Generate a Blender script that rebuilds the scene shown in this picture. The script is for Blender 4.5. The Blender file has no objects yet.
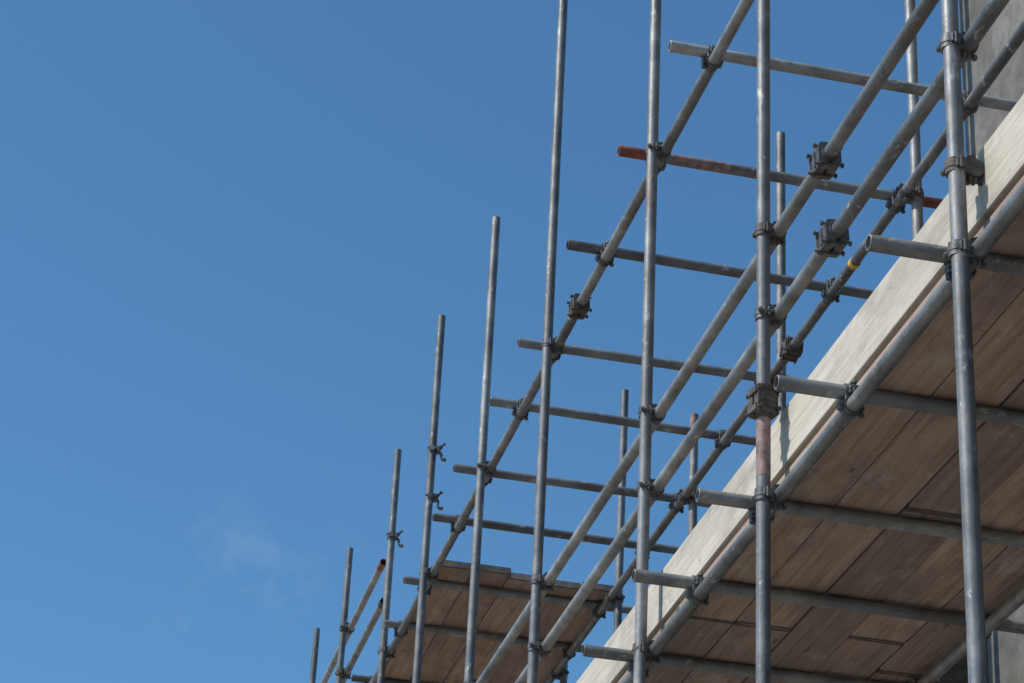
import bpy, bmesh, math, random
from mathutils import Vector, Matrix
random.seed(7)
H = 1.6            # eye height: heights below are given above eye level
S = bpy.context.scene
COL = S.collection

# ------------------------------------------------------------------ materials
def nt(name):
    m = bpy.data.materials.new(name); m.use_nodes = True
    t = m.node_tree; b = t.nodes["Principled BSDF"]
    return m, t, b
def N(t, typ, **kw):
    n = t.nodes.new(typ)
    for k, v in kw.items():
        if k in n.inputs.keys(): n.inputs[k].default_value = v
        else: setattr(n, k, v)
    return n
def ramp(t, fac, stops):
    r = t.nodes.new("ShaderNodeValToRGB")
    e = r.color_ramp.elements
    while len(e) < len(stops): e.new(0.5)
    for i, (p, c) in enumerate(stops):
        e[i].position = p
        e[i].color = (*c, 1) if len(c) == 3 else c
    t.links.new(fac, r.inputs[0]); return r.outputs[0]
def mix(t, fac, a, b, mode='MIX'):
    m = t.nodes.new("ShaderNodeMix"); m.data_type = 'RGBA'; m.blend_type = mode
    for sock, v in ((m.inputs[0], fac), (m.inputs[6], a), (m.inputs[7], b)):
        if hasattr(v, "links"): t.links.new(v, sock)
        elif isinstance(v, (int, float)): sock.default_value = v
        else: sock.default_value = (*v, 1)
    return m.outputs[2]
def coords(t, scale=(1, 1, 1), rnd=True, seed=0.0):
    tc = N(t, "ShaderNodeTexCoord"); mp = N(t, "ShaderNodeMapping")
    mp.inputs["Scale"].default_value = scale
    src = tc.outputs["Object"]
    if rnd:
        oi = N(t, "ShaderNodeObjectInfo")
        mul = N(t, "ShaderNodeMath", operation='MULTIPLY'); mul.inputs[1].default_value = 37.0
        t.links.new(oi.outputs["Random"], mul.inputs[0])
        add = N(t, "ShaderNodeVectorMath", operation='ADD')
        t.links.new(src, add.inputs[0]); t.links.new(mul.outputs[0], add.inputs[1])
        src = add.outputs[0]
    t.links.new(src, mp.inputs[0]); mp.inputs["Location"].default_value = (seed, seed*2, seed*3)
    return mp.outputs[0]
def noise(t, vec, scale, detail=4, rough=.55):
    n = N(t, "ShaderNodeTexNoise"); n.inputs["Scale"].default_value = scale
    n.inputs["Detail"].default_value = detail; n.inputs["Roughness"].default_value = rough
    t.links.new(vec, n.inputs["Vector"]); return n.outputs["Fac"]
def bump(t, b, h, strength, dist):
    bp = N(t, "ShaderNodeBump"); bp.inputs["Strength"].default_value = strength
    bp.inputs["Distance"].default_value = dist
    t.links.new(h, bp.inputs["Height"]); t.links.new(bp.outputs[0], b.inputs["Normal"])

def steel_mat():
    m, t, b = nt("galvanised_steel")
    v = coords(t)
    base = ramp(t, noise(t, v, 6, 6, .65), [(.3, (.135, .14, .143)), (.5, (.225, .23, .235)), (.72, (.35, .352, .35))])
    big = ramp(t, noise(t, coords(t, (1, 1, 1), seed=21), 1.3, 3, .5), [(.35, (.68,)*3), (.6, (1.1,)*3)])
    base = mix(t, 1.0, base, big, 'MULTIPLY')
    oi = N(t, "ShaderNodeObjectInfo")
    tone = ramp(t, oi.outputs["Random"], [(0, (.64, .64, .65)), (.5, (.92, .92, .92)), (1, (1.2, 1.18, 1.14))])
    c = mix(t, 1.0, base, tone, 'MULTIPLY')
    rf = ramp(t, noise(t, coords(t, (1, 1, .45), seed=3), 4.5, 8, .7), [(.59, (0, 0, 0)), (.72, (.85, .85, .85))])
    c = mix(t, rf, c, (.15, .09, .068))
    cf = ramp(t, noise(t, coords(t, (1, 1, .6), seed=9), 22, 6, .75), [(.59, (0, 0, 0)), (.66, (.75, .75, .75))])
    c = mix(t, cf, c, (.50, .49, .46))
    df = ramp(t, noise(t, coords(t, (1.5, 1.5, .35), seed=15), 34, 5, .7), [(.60, (0, 0, 0)), (.68, (.6, .6, .6))])
    c = mix(t, df, c, (.05, .05, .052))
    t.links.new(c, b.inputs["Base Color"])
    b.inputs["Metallic"].default_value = .42
    r = ramp(t, noise(t, v, 14, 4), [(.3, (.40,)*3), (.7, (.64,)*3)])
    t.links.new(r, b.inputs["Roughness"])
    bump(t, b, noise(t, v, 60, 5), .3, .002)
    return m
def flat_mat(name, col, rough=.6, metal=0, var=.35, scale=30):
    m, t, b = nt(name)
    v = coords(t)
    c = ramp(t, noise(t, v, scale, 5), [(.3, tuple(x*(1-var) for x in col)), (.7, tuple(min(1, x*(1+var)) for x in col))])
    t.links.new(c, b.inputs["Base Color"])
    b.inputs["Roughness"].default_value = rough; b.inputs["Metallic"].default_value = metal
    bump(t, b, noise(t, v, scale*2, 4), .3, .002)
    return m
def wood_mat(name, dark, mid, light, tone_lo, tone_hi, stain=.6, splash=(.48, .43, .36)):
    m, t, b = nt(name)
    g = noise(t, coords(t, (34, 1.3, 34)), 1.6, 8, .62)
    c = ramp(t, g, [(.28, dark), (.48, mid), (.7, light)])
    oi = N(t, "ShaderNodeObjectInfo")
    c = mix(t, 1.0, c, ramp(t, oi.outputs["Random"], [(0, tone_lo), (.5, tuple((a+b_)/2 for a, b_ in zip(tone_lo, tone_hi))), (1, tone_hi)]), 'MULTIPLY')
    s1 = ramp(t, noise(t, coords(t, (2.2, .8, 2.2), seed=4), 2.2, 7, .68), [(.46, (0, 0, 0)), (.66, (stain,)*3)])
    c = mix(t, s1, c, tuple(x*.42 for x in mid))
    s2 = ramp(t, noise(t, coords(t, (3, 1.5, 3), seed=11), 2.6, 8, .75), [(.54, (0, 0, 0)), (.70, (.55,)*3)])
    c = mix(t, s2, c, splash)
    # small dark scuffs
    s3 = ramp(t, noise(t, coords(t, (1, .5, 1), seed=17), 13, 7, .75), [(.60, (0, 0, 0)), (.70, (.5,)*3)])
    c = mix(t, s3, c, tuple(x*.4 for x in dark))
    vo = N(t, "ShaderNodeTexVoronoi"); vo.inputs["Scale"].default_value = 1.0
    t.links.new(coords(t, (7, 2.6, 7), seed=6), vo.inputs["Vector"])
    kn = ramp(t, vo.outputs["Distance"], [(.045, (.85,)*3), (.085, (0, 0, 0))])
    c = mix(t, kn, c, tuple(x*.45 for x in dark))
    t.links.new(c, b.inputs["Base Color"]); b.inputs["Roughness"].default_value = .85
    bump(t, b, g, .5, .004)
    return m
def concrete_mat():
    m, t, b = nt("cast_concrete")
    v = coords(t, rnd=False)
    c = ramp(t, noise(t, v, 1.1, 8, .65), [(.3, (.10, .097, .092)), (.55, (.165, .158, .148)), (.75, (.24, .228, .212))])
    f = ramp(t, noise(t, v, 9, 8, .7), [(.35, (.6,)*3), (.6, (1,)*3)])
    c = mix(t, 1, c, f, 'MULTIPLY')
    st = ramp(t, noise(t, coords(t, (3, 3, .25), rnd=False, seed=2), 2, 6), [(.5, (0, 0, 0)), (.7, (.5,)*3)])
    c = mix(t, st, c, (.09, .085, .08))
    vo = N(t, "ShaderNodeTexVoronoi"); vo.inputs["Scale"].default_value = 24
    t.links.new(v, vo.inputs["Vector"])
    pores = ramp(t, vo.outputs["Distance"], [(.08, (.7,)*3), (.14, (0, 0, 0))])
    c = mix(t, pores, c, (.05, .05, .05))
    t.links.new(c, b.inputs["Base Color"]); b.inputs["Roughness"].default_value = .9
    bump(t, b, noise(t, v, 18, 8, .7), .5, .006)
    return m
def ground_mat():
    m, t, b = nt("dusty_hardcore")
    v = coords(t, rnd=False)
    c = ramp(t, noise(t, v, .35, 8, .65), [(.3, (.24, .215, .18)), (.55, (.34, .305, .26)), (.75, (.42, .38, .33))])
    c = mix(t, 1, c, ramp(t, noise(t, v, 14, 8, .7), [(.3, (.6,)*3), (.7, (1.1,)*3)]), 'MULTIPLY')
    t.links.new(c, b.inputs["Base Color"]); b.inputs["Roughness"].default_value = .95
    bump(t, b, noise(t, v, 8, 8, .7), .8, .03)
    return m

M_ST = steel_mat()
M_CP = flat_mat("dark_forged_steel", (.105, .105, .108), .5, .4, .5, 40)
M_RU = flat_mat("rusty_steel", (.095, .080, .072), .7, .3, .5, 30)
M_RED = flat_mat("worn_red_paint", (.20, .06, .045), .65, 0, .5, 35)
M_RD2 = flat_mat("faded_red_paint", (.22, .15, .14), .65, .1, .5, 28)
M_YEL = flat_mat("yellow_tape", (.60, .40, .07), .5, 0, .2, 30)
M_BK = flat_mat("black_cap", (.03, .03, .03), .5, 0, .2, 30)
M_WD = wood_mat("weathered_scaffold_board", (.21, .155, .122), (.325, .255, .21), (.42, .34, .285), (.70, .67, .66), (1.15, 1.08, 1.04), .6)
M_TB = wood_mat("pale_toe_board", (.38, .335, .28), (.47, .43, .37), (.55, .51, .45), (.9, .89, .88), (1.03, 1.02, 1.0), .55, (.58, .55, .50))
M_CO = concrete_mat(); M_GR = ground_mat()

# ------------------------------------------------------------------ helpers
def empty(name):
    e = bpy.data.objects.new(name, None); COL.objects.link(e); return e
def obj(name, me, mat, parent, mw=None, smooth=False):
    o = bpy.data.objects.new(name, me); COL.objects.link(o)
    if mat and not me.materials: me.materials.append(mat)
    if mw is not None: o.matrix_world = mw
    if parent: o.parent = parent
    return o
def bm_mesh(name, bm, ang=None):
    me = bpy.data.meshes.new(name); bm.normal_update(); bm.to_mesh(me); bm.free()
    if ang is not None:
        for p in me.polygons: p.use_smooth = True
        try: me.set_sharp_from_angle(angle=math.radians(ang))
        except Exception: pass
    return me
R = .02415
def tube(name, p0, p1, parent, mat=None, r=R, wall=.004, bend=0.0):
    p0 = Vector(p0) + Vector((0, 0, H)); p1 = Vector(p1) + Vector((0, 0, H))
    L = (p1-p0).length; seg = 24
    bm = bmesh.new(); rings = []
    nl = 10 if bend else 1
    ba = random.uniform(0, 6.28)
    def ring(rad, z):
        k = bend*math.sin(math.pi*z/L)
        ox, oy = k*math.cos(ba), k*math.sin(ba)
        return [bm.verts.new((rad*math.cos(2*math.pi*i/seg)+ox, rad*math.sin(2*math.pi*i/seg)+oy, z)) for i in range(seg)]
    ri = r-wall
    rings.append(ring(ri, min(.35, L*.4)))
    rings.append(ring(ri, 0)); rings.append(ring(r-.0008, 0)); rings.append(ring(r, .0008))
    for i in range(1, nl): rings.append(ring(r, L*i/nl))
    rings.append(ring(r, L-.0008)); rings.append(ring(r-.0008, L)); rings.append(ring(ri, L)); rings.append(ring(ri, L-min(.35, L*.4)))
    for a, b in zip(rings[:-1], rings[1:]):
        for i in range(seg):
            j = (i+1) % seg
            bm.faces.new((a[i], a[j], b[j], b[i]))
    me = bm_mesh(name, bm, 40)
    z = (p1-p0).normalized()
    q = z.to_track_quat('Z', 'Y')
    mw = Matrix.Translation(p0) @ q.to_matrix().to_4x4()
    return obj(name, me, mat or M_ST, parent, mw)

def cyl(bm, c, axis, r, l, seg=18, r2=None):
    q = Vector(axis).to_track_quat('Z', 'Y').to_matrix().to_4x4()
    bmesh.ops.create_cone(bm, cap_ends=True, segments=seg, radius1=r, radius2=r if r2 is None else r2, depth=l,
                          matrix=Matrix.Translation(c) @ q)
def box(bm, c, s, rot=None):
    m = Matrix.Translation(c)
    if rot is not None: m = m @ rot
    r = bmesh.ops.create_cube(bm, size=1, matrix=m @ Matrix.Diagonal((*s, 1)))
    return r['verts']
def bolt(bm, c, axis, l, r=.005):
    a = Vector(axis).normalized(); c = Vector(c)
    cyl(bm, c, a, r, l, 10)
    cyl(bm, c + a*l*.36, a, .0105, .010, 6)
    cyl(bm, c - a*l*.45, a, .009, .007, 6)
def coupler_mesh():
    bm = bmesh.new()
    cyl(bm, (0, 0, 0), (1, 0, 0), .0290, .044); cyl(bm, (0, 0, 0), (1, 0, 0), .0310, .014)
    cyl(bm, (0, 0, .0505), (0, 1, 0), .0290, .044); cyl(bm, (0, 0, .0505), (0, 1, 0), .0310, .014)
    box(bm, (0, 0, .025), (.050, .050, .022))
    for s in (-1, 1):
        box(bm, (0, s*.033, -.004), (.028, .014, .012)); box(bm, (0, s*.033, .011), (.032, .016, .012))
        box(bm, (s*.033, 0, .0545), (.014, .028, .012)); box(bm, (s*.033, 0, .0395), (.016, .032, .012))
    bolt(bm, (0, .036, -.001), (0, -.12, -1), .058); bolt(bm, (.036, 0, .0520), (-.1, 0, 1), .058)
    cyl(bm, (0, -.036, .004), (1, 0, 0), .007, .034, 10); cyl(bm, (-.036, 0, .047), (0, 1, 0), .007, .034, 10)
    bmesh.ops.bevel(bm, geom=[e for e in bm.edges if e.calc_length() > .012 and len(e.link_faces) == 2 and e.calc_face_angle(0) > 1.2], offset=.0015, segments=1, affect='EDGES')
    return bm_mesh("coupler_mesh", bm, 35)
def sleeve_mesh():
    bm = bmesh.new()
    cyl(bm, (0, 0, 0), (0, 0, 1), .0300, .124)
    for q in (-1, 1):
        box(bm, (0, q*.0205, 0), (.078, .031, .104))
        for z in (-.043, 0, .043): box(bm, (0, q*.0365, z), (.058, .007, .016))
    for s in (-1, 1):
        box(bm, (s*.040, 0, .034), (.012, .060, .026)); box(bm, (s*.040, 0, -.034), (.012, .060, .026))
        for z in (-.034, .034): bolt(bm, (s*.034, 0, z), (0, s, 0), .104, .005)
    bmesh.ops.bevel(bm, geom=[e for e in bm.edges if e.calc_length() > .009 and len(e.link_faces) == 2 and e.calc_face_angle(0) > 1.2], offset=.002, segments=2, affect='EDGES')
    return bm_mesh("sleeve_mesh", bm, 35)
def open_mesh():
    bm = bmesh.new()
    cyl(bm, (0, 0, 0), (0, 0, 1), .0290, .046); cyl(bm, (0, 0, 0), (0, 0, 1), .0310, .016)
    bolt(bm, (0, -.036, 0), (1, .1, 0), .058); box(bm, (0, -.034, 0), (.026, .016, .030)); box(bm, (0, .034, 0), (.026, .016, .030))
    box(bm, (.032, 0, 0), (.016, .042, .042))
    def arc(cx, cz, a0, a1, r=.026, th=.006, w=.040, n=9):
        pr = None
        for i in range(n+1):
            a = math.radians(a0+(a1-a0)*i/n)
            q = [bm.verts.new((cx+rr*math.cos(a), y, cz+rr*math.sin(a))) for rr in (r, r+th) for y in (-w/2, w/2)]
            if pr:
                bm.faces.new((pr[0], pr[1], q[1], q[0])); bm.faces.new((pr[3], pr[2], q[2], q[3]))
                bm.faces.new((pr[2], pr[0], q[0], q[2])); bm.faces.new((pr[1], pr[3], q[3], q[1]))
            else: bm.faces.new((q[0], q[2], q[3], q[1]))
            pr = q
        bm.faces.new((pr[1], pr[3], pr[2], pr[0]))
    arc(.066, .002, 115, 245, r=.024)
    arc(.068, -.046, -190, -50, r=.018)
    bolt(bm, (.056, 0, .026), (.5, 0, .7), .046)
    cyl(bm, (.052, 0, -.030), (0, 1, 0), .007, .044, 10)
    bmesh.ops.recalc_face_normals(bm, faces=bm.faces)
    return bm_mesh("open_coupler_mesh", bm, 35)
CM, SM, OM = coupler_mesh(), sleeve_mesh(), open_mesh()
for me in (CM, SM, OM): me.materials.append(M_CP)
CM2 = CM.copy(); CM2.materials.clear(); CM2.materials.append(M_RU)
SM2 = SM.copy(); SM2.materials.clear(); SM2.materials.append(M_RU)

scaf = empty("tube_scaffolding")
cnt = {}
def nm(k):
    cnt[k] = cnt.get(k, 0)+1; return f"{k}_{cnt[k]}"
def coupler(pa, da, pb, db):
    """pa on tube A (dir da), pb on tube B (dir db); pb-pa is the offset normal."""
    pa, pb, a, b = Vector(pa), Vector(pb), Vector(da), Vector(db)
    n = (pb-pa).normalized()
    if a.cross(b).dot(n) < 0: a = -a
    if random.random() < .5: a, b = -a, -b
    j = random.uniform(-.06, .06)
    mw = Matrix((( a.x, b.x, n.x, pa.x), (a.y, b.y, n.y, pa.y), (a.z, b.z, n.z, pa.z+H), (0, 0, 0, 1)))
    obj(nm("coupler"), CM2 if random.random() < .2 else CM, None, scaf, mw @ Matrix.Rotation(j*.3, 4, 'Z'))
def sleeve(p, d, rot=0, rusty=False, k=1.0):
    q = Vector(d).to_track_quat('Z', 'Y').to_matrix().to_4x4()
    obj(nm("sleeve_coupler"), SM2 if rusty else SM, None, scaf, Matrix.Translation(Vector(p)+Vector((0, 0, H))) @ q @ Matrix.Rotation(rot, 4, 'Z') @ Matrix.Scale(k, 4))
X, Y, Z = Vector((1, 0, 0)), Vector((0, 1, 0)), Vector((0, 0, 1))

# ------------------------------------------------------------------ layout (metres)
XO, XLO, XLI, XI = 2.40, 2.45, 3.548, 3.60
YS = [2.4, 4.0, 5.587, 7.296, 8.81, 10.67, 12.18, 13.73, 15.10, 16.99, 18.45, 20.1]
TOPO = [9.4, 9.6, 9.6, 9.5, 9.3, 8.9, 7.37, 7.53, 7.22, 7.28, 7.19, 7.1]
TOPI = [9.2, 9.0, 9.3, 9.2, 8.9, 7.245, 6.30, 7.20, 5.96, 6.0, 5.96, 5.97]
ZL1, ZL2, ZL3, ZL5 = 5.79, 4.535, 4.20, 3.513
Y0, Y1 = 1.9, 20.7

for i, y in enumerate(YS):
    # the two uprights that carry paint marks stand dead straight
    so_ = i in (0, 3); si_ = i in (0, 6)
    tube(nm("standard"), (XO, y, -H+.012), (XO if so_ else XO+random.uniform(-.006, .006)-(.006 if i == 4 else 0), y if so_ else y+random.uniform(-.01, .01), TOPO[i]), scaf, bend=0 if so_ else .006)
    tube(nm("standard"), (XI, y, -H+.012), (XI if si_ else XI+random.uniform(-.006, .006), y if si_ else y+random.uniform(-.01, .01), TOPI[i]), scaf, bend=0 if si_ else .006)
    for x in (XO, XI):
        bm = bmesh.new(); box(bm, (x, y, .006), (.15, .15, .012)); obj(nm("base_plate"), bm_mesh("bp", bm), M_CP, scaf)

def ledger(x, z, breaks, y0=Y0, y1=Y1, rust=()):
    ys = [y0]+list(breaks)+[y1]
    for a, b in zip(ys[:-1], ys[1:]):
        tube(nm("ledger"), (x, a+(.001 if a != y0 else 0), z), (x, b-.001, z), scaf, bend=.004)
    for k, b in enumerate(breaks): sleeve((x, b, z), Y, random.choice((.1, .25, 1.5)), k in rust)
ledger(XLO, ZL1, [4.6, 10.25, 16.2], rust=(1,))
ledger(XLO, ZL2, [6.79, 13.1])
ledger(XLO, ZL3, [6.73, 13.2])
ledger(XLO, ZL5, [5.05, 11.4, 17.5])
ledger(XLI, ZL1, [4.2, 10.35, 16.1], rust=(1,))
ledger(XLI, ZL5, [6.3, 12.5])
for z in (1.51, -.50):
    ledger(XLO, z, [5.1, 11.1, 17.0]); ledger(XLI, z, [6.1, 12.2])
for y in YS:
    for z in (ZL1, ZL2, ZL3, ZL5, 1.51, -.50):
        coupler((XO, y, z), Z, (XLO, y, z), Y)
    for z in (ZL1, ZL5, 1.51, -.50):
        coupler((XI, y, z), Z, (XLI, y, z), Y)
    for z in (1.51+.05, -.45):
        tube(nm("transom"), (2.25, y+.06, z), (3.8, y+.06, z), scaf)

# upper-lift transoms
TY = [3.2, 8.11, 8.93, 9.78, 10.79, 11.47, 12.33, 13.02, 14.0, 14.75, 15.8, 16.7, 17.6, 18.5, 19.5]
TL = {8.11: 2.270, 8.93: 2.285, 9.78: 2.27, 10.79: 2.275, 11.47: 2.285, 12.33: 2.275, 13.02: 2.30, 14.0: 2.318}
ZT = ZL1+.0495
for y in TY:
    xl = TL.get(y, 2.27+random.uniform(0, .08)); xr = 3.79+random.uniform(-.03, .03)
    dy = random.uniform(-.02, .02)
    if y == 8.93: dy = 0; xr = 3.80
    tube(nm("transom"), (xl, y, ZT), (xr, y+dy, ZT), scaf)
    coupler((XLO, y, ZL1), Y, (XLO, y, ZT), X)
    coupler((XLI, y, ZL1), Y, (XLI, y, ZT), X)
# lower-lift transoms carrying the deck
ZB = ZL5+.0495
for y, xl in ((2.8, 2.2), (4.35, 2.2), (5.70, 2.18), (6.588, 2.209), (7.467, 2.222), (8.215, 2.206), (9.01, 2.224), (9.9, 2.2), (10.8, 2.2), (11.7, 2.2), (12.8, 2.2), (13.9, 2.2), (15, 2.2), (16.2, 2.2), (17.5, 2.2), (18.8, 2.2), (20, 2.2)):
    tube(nm("transom"), (xl, y, ZB), (3.76+random.uniform(-.03, .03), y+random.uniform(-.02, .02), ZB), scaf)
    coupler((XLO, y, ZL5), Y, (XLO, y, ZB), X)
    coupler((XLI, y, ZL5), Y, (XLI, y, ZB), X)
# guard rails of the far upper platform
tube(nm("guard_rail"), (XLO, 15.69, 6.65), (XLO, 20.9, 6.65), scaf); tube(nm("guard_rail"), (XLO, 15.56, 6.31), (XLO, 20.9, 6.31), scaf)
for y in YS[-3:]:
    for z in (6.65, 6.31): coupler((XO, y, z), Z, (XLO, y, z), Y)
# paint marks, tape, caps
tube("red_paint_band_1", (2.282, 8.93, ZT), (2.41, 8.93, ZT), scaf, M_RED, R+.0006)
tube("red_paint_band_2", (3.62, 8.93, ZT), (3.803, 8.93, ZT), scaf, M_RED, R+.0006)
tube("faded_paint_band_1", (2.52, 8.93, ZT), (2.78, 8.93, ZT), scaf, M_RD2, R+.0006)
tube("faded_paint_band_2", (XO, 7.296, 3.58), (XO, 7.296, 3.81), scaf, M_RD2, R+.0006)
tube("red_paint_band_3", (XI, 12.18, 6.20), (XI, 12.18, 6.302), scaf, M_RD2, R+.0006)
tube("red_paint_band_4", (XLO, 15.68, 6.65), (XLO, 15.80, 6.65), scaf, M_RED, R+.0006)
tube("black_end_cap", (XLO, 15.54, 6.31), (XLO, 15.62, 6.31), scaf, M_BK, R+.002)
tube("yellow_tape_ring", (XLI, 9.44, ZL1), (XLI, 9.475, ZL1), scaf, M_YEL, R+.003)
# sleeve on an upright, spare open couplers
sleeve((XO, 7.296, 3.86), Z, .2, True, 1.0)
coupler((XO, 5.587, 3.78), Z, (XLO, 5.587, 3.78), Y)
for y, z, r in ((13.73, 6.60, -.35), (13.73, 6.28, -.15), (15.10, 6.59, -.3)):
    obj(nm("open_coupler"), OM, None, scaf, Matrix.Translation((XO, y, z+H)) @ Matrix.Rotation(r, 4, 'Z'))

# ------------------------------------------------------------------ boards
def board(name, x, y0, y1, z, w, th, parent, mat, bands=True, vertical=False):
    L = y1-y0; nseg = 8
    bm = bmesh.new()
    sx, sz = (th, w) if vertical else (w, th)
    pr = None; tw = random.uniform(-.012, .012); bow = random.uniform(-.003, .003)
    c = .003
    prof = [(-sx/2+c, -sz/2), (sx/2-c, -sz/2), (sx/2, -sz/2+c), (sx/2, sz/2-c), (sx/2-c, sz/2), (-sx/2+c, sz/2), (-sx/2, sz/2-c), (-sx/2, -sz/2+c)]
    for i in range(nseg+1):
        u = i/nseg; k = bow*math.sin(math.pi*u); a = tw*(u-.5)*(.4 if not vertical else .8)
        q = [bm.verts.new((px*math.cos(a)-pz*math.sin(a)+(k if vertical else 0), -L/2+L*u, px*math.sin(a)+pz*math.cos(a)+(0 if vertical else k))) for px, pz in prof]
        if pr:
            for j in range(8): bm.faces.new((pr[j], pr[(j+1) % 8], q[(j+1) % 8], q[j]))
        else: bm.faces.new(q)
        pr = q
    bm.faces.new(list(reversed(pr)))
    bmesh.ops.recalc_face_normals(bm, faces=bm.faces)
    o = obj(nm(name), bm_mesh(name, bm), mat, parent, Matrix.Translation((x, (y0+y1)/2, z+H)))
    if bands:
        for yy in (y0+.008, y1-.008):
            bm = bmesh.new(); box(bm, (x, yy, z+H), (sx+.003, .014, sz+.002)); obj(nm("end_band"), bm_mesh("eb", bm), M_RU, parent)
    return o
ZD = ZB+R+.019+.004
def deck(name, y0, y1, zc, n, x0, first):
    d = empty(name)
    for i in range(n):
        x = x0+.1125+i*.2295
        y = y0+random.uniform(-.05, .05) if y0 > 5 else y0
        L = first[i]
        while y < y1-.3:
            e = min(y+L, y1+random.uniform(-.05, .05))
            board("board", x+random.uniform(-.0015, .0015), y, e-.006, zc+random.uniform(-.004, .004), .2215+random.uniform(-.001, .0015), .038, d, M_WD)
            y = e; L = 3.9
    return d
deck("wooden_scaffold_deck", 1.6, 20.5, ZD, 5, 2.486, [3.1, 3.1, 1.9, 3.1, 3.4])
deck("wooden_scaffold_deck", 13.8, 20.6, ZT+R+.023, 5, 2.475, [3.9, 2.6, 3.9, 3.9, 2.6])
tb = empty("wooden_toe_board")
y = 1.7
for L in (3.2, 3.9, 3.9, 3.9, 3.9):
    board("plank", 2.495+random.uniform(0, .003), y, y+L-.006, ZD+.019+.014+.1065, .213, .036, tb, M_TB, bands=False, vertical=True); y += L

# ------------------------------------------------------------------ concrete building
bld = empty("concrete_building")
def cbox(name, lo, hi, mat=M_CO, bev=.012):
    bm = bmesh.new(); c = [(a+b)/2 for a, b in zip(lo, hi)]; s = [b-a for a, b in zip(lo, hi)]
    box(bm, (0, 0, 0), s); bmesh.ops.bevel(bm, geom=bm.edges[:], offset=bev, segments=2, affect='EDGES')
    return obj(name, bm_mesh(name, bm), mat, bld, Matrix.Translation((c[0], c[1], c[2]+H)))
WX = 3.88
k = 0
for z0, z1 in ((-H, .6), (.606, 3.2), (3.206, 4.9), (4.906, 6.3), (6.306, 7.9), (7.906, 9.8)):
    yy = 2.0
    for y1 in (3.6, 4.9, 6.2, 7.5, 8.93):
        k += 1; cbox(f"wall_lift_{k}", (WX+random.uniform(0, .004), yy, z0), (WX+.28, y1-.006, z1)); yy = y1
for j, yy in enumerate((12.2, 16.0, 19.8)):
    for z0, z1 in ((-H, .35), (.61, 3.05), (3.41, 5.50)):
        k += 1; cbox(f"column_{k}", (WX+.02, yy, z0), (WX+.42, yy+.4, z1), M_CO)
        cbox(f"column_{k}_rear", (9.5, yy, z0), (9.9, yy+.4, z1), M_CO)
cbox("floor_slab_1", (WX+.01, 8.94, .352), (10.2, 20.6, .608)); cbox("floor_slab_2", (WX+.01, 8.94, 3.052), (10.2, 20.6, 3.408)); cbox("floor_slab_3", (WX+.01, 8.94, 5.502), (10.2, 20.6, 5.76))
cbox("rear_wall", (WX+.29, 2.0, -H), (10.2, 2.3, 9.8)); cbox("side_wall", (9.9, 2.31, -H), (10.19, 8.82, 9.8)); cbox("end_wall", (WX+.29, 8.65, -H), (9.89, 8.92, 9.8))

# ------------------------------------------------------------------ ground
bm = bmesh.new(); bmesh.ops.create_grid(bm, x_segments=40, y_segments=40, size=3000)
obj("ground", bm_mesh("ground", bm), M_GR, None)

# ------------------------------------------------------------------ sky, sun
SD = Vector((-.97, -.06, 0)); el = math.radians(50)
az = math.atan2(SD.x, SD.y)
w = bpy.data.worlds.new("World"); S.world = w; w.use_nodes = True
t = w.node_tree; bg = t.nodes["Background"]
sky = t.nodes.new("ShaderNodeTexSky"); sky.sky_type = 'NISHITA'; sky.sun_disc = False
sky.sun_elevation = el; sky.sun_rotation = az % (2*math.pi)
sky.air_density = 1.0; sky.dust_density = .6; sky.ozone_density = 1.6; sky.altitude = 50
tc = t.nodes.new("ShaderNodeTexCoord")
mp = t.nodes.new("ShaderNodeMapping"); mp.inputs["Scale"].default_value = (1, 1, 1)
t.links.new(tc.outputs["Generated"], mp.inputs[0])
n1 = noise(t, mp.outputs[0], 42, 9, .62)
dist = t.nodes.new("ShaderNodeVectorMath"); dist.operation = 'DISTANCE'
dist.inputs[1].default_value = (.088, .92, .381); t.links.new(tc.outputs["Generated"], dist.inputs[0])
msk = ramp(t, dist.outputs["Value"], [(.01, (1, 1, 1)), (.055, (0, 0, 0))])
cl = ramp(t, n1, [(.52, (0, 0, 0)), (.80, (.11,)*3)])
cl = mix(t, 1.0, cl, msk, 'MULTIPLY')
tint = mix(t, 1.0, sky.outputs[0], (.53, .89, 1.06), 'MULTIPLY')
c = mix(t, cl, tint, (5.5, 5.8, 6.3))
t.links.new(c, bg.inputs[0]); bg.inputs[1].default_value = .132
sd = bpy.data.lights.new("sun", 'SUN'); sd.energy = 5.0; sd.angle = math.radians(.53); sd.color = (1, .94, .85)
so = bpy.data.objects.new("sun", sd); COL.objects.link(so)
d = Vector((math.sin(az)*math.cos(el), math.cos(az)*math.cos(el), math.sin(el)))
so.rotation_euler = d.to_track_quat('Z', 'Y').to_euler(); so.location = d*60

# ------------------------------------------------------------------ camera
f = 2515.0
V = Vector((253, 4740, -f)).normalized()
Lv = Vector((-662, -1299, -f)); Lv = (Lv - V*Lv.dot(V)).normalized()
T = Lv.cross(V)
mr = Matrix((T, Lv, V))
cd = bpy.data.cameras.new("Camera"); cd.sensor_width = 36; cd.lens = f/1024*36; cd.clip_start = .05; cd.clip_end = 8000
co = bpy.data.objects.new("Camera", cd); COL.objects.link(co)
co.matrix_world = Matrix.Translation((0, 0, H)) @ mr.to_4x4()
S.camera = co
S.view_settings.view_transform = 'Standard'; S.view_settings.look = 'None'; S.view_settings.exposure = 0
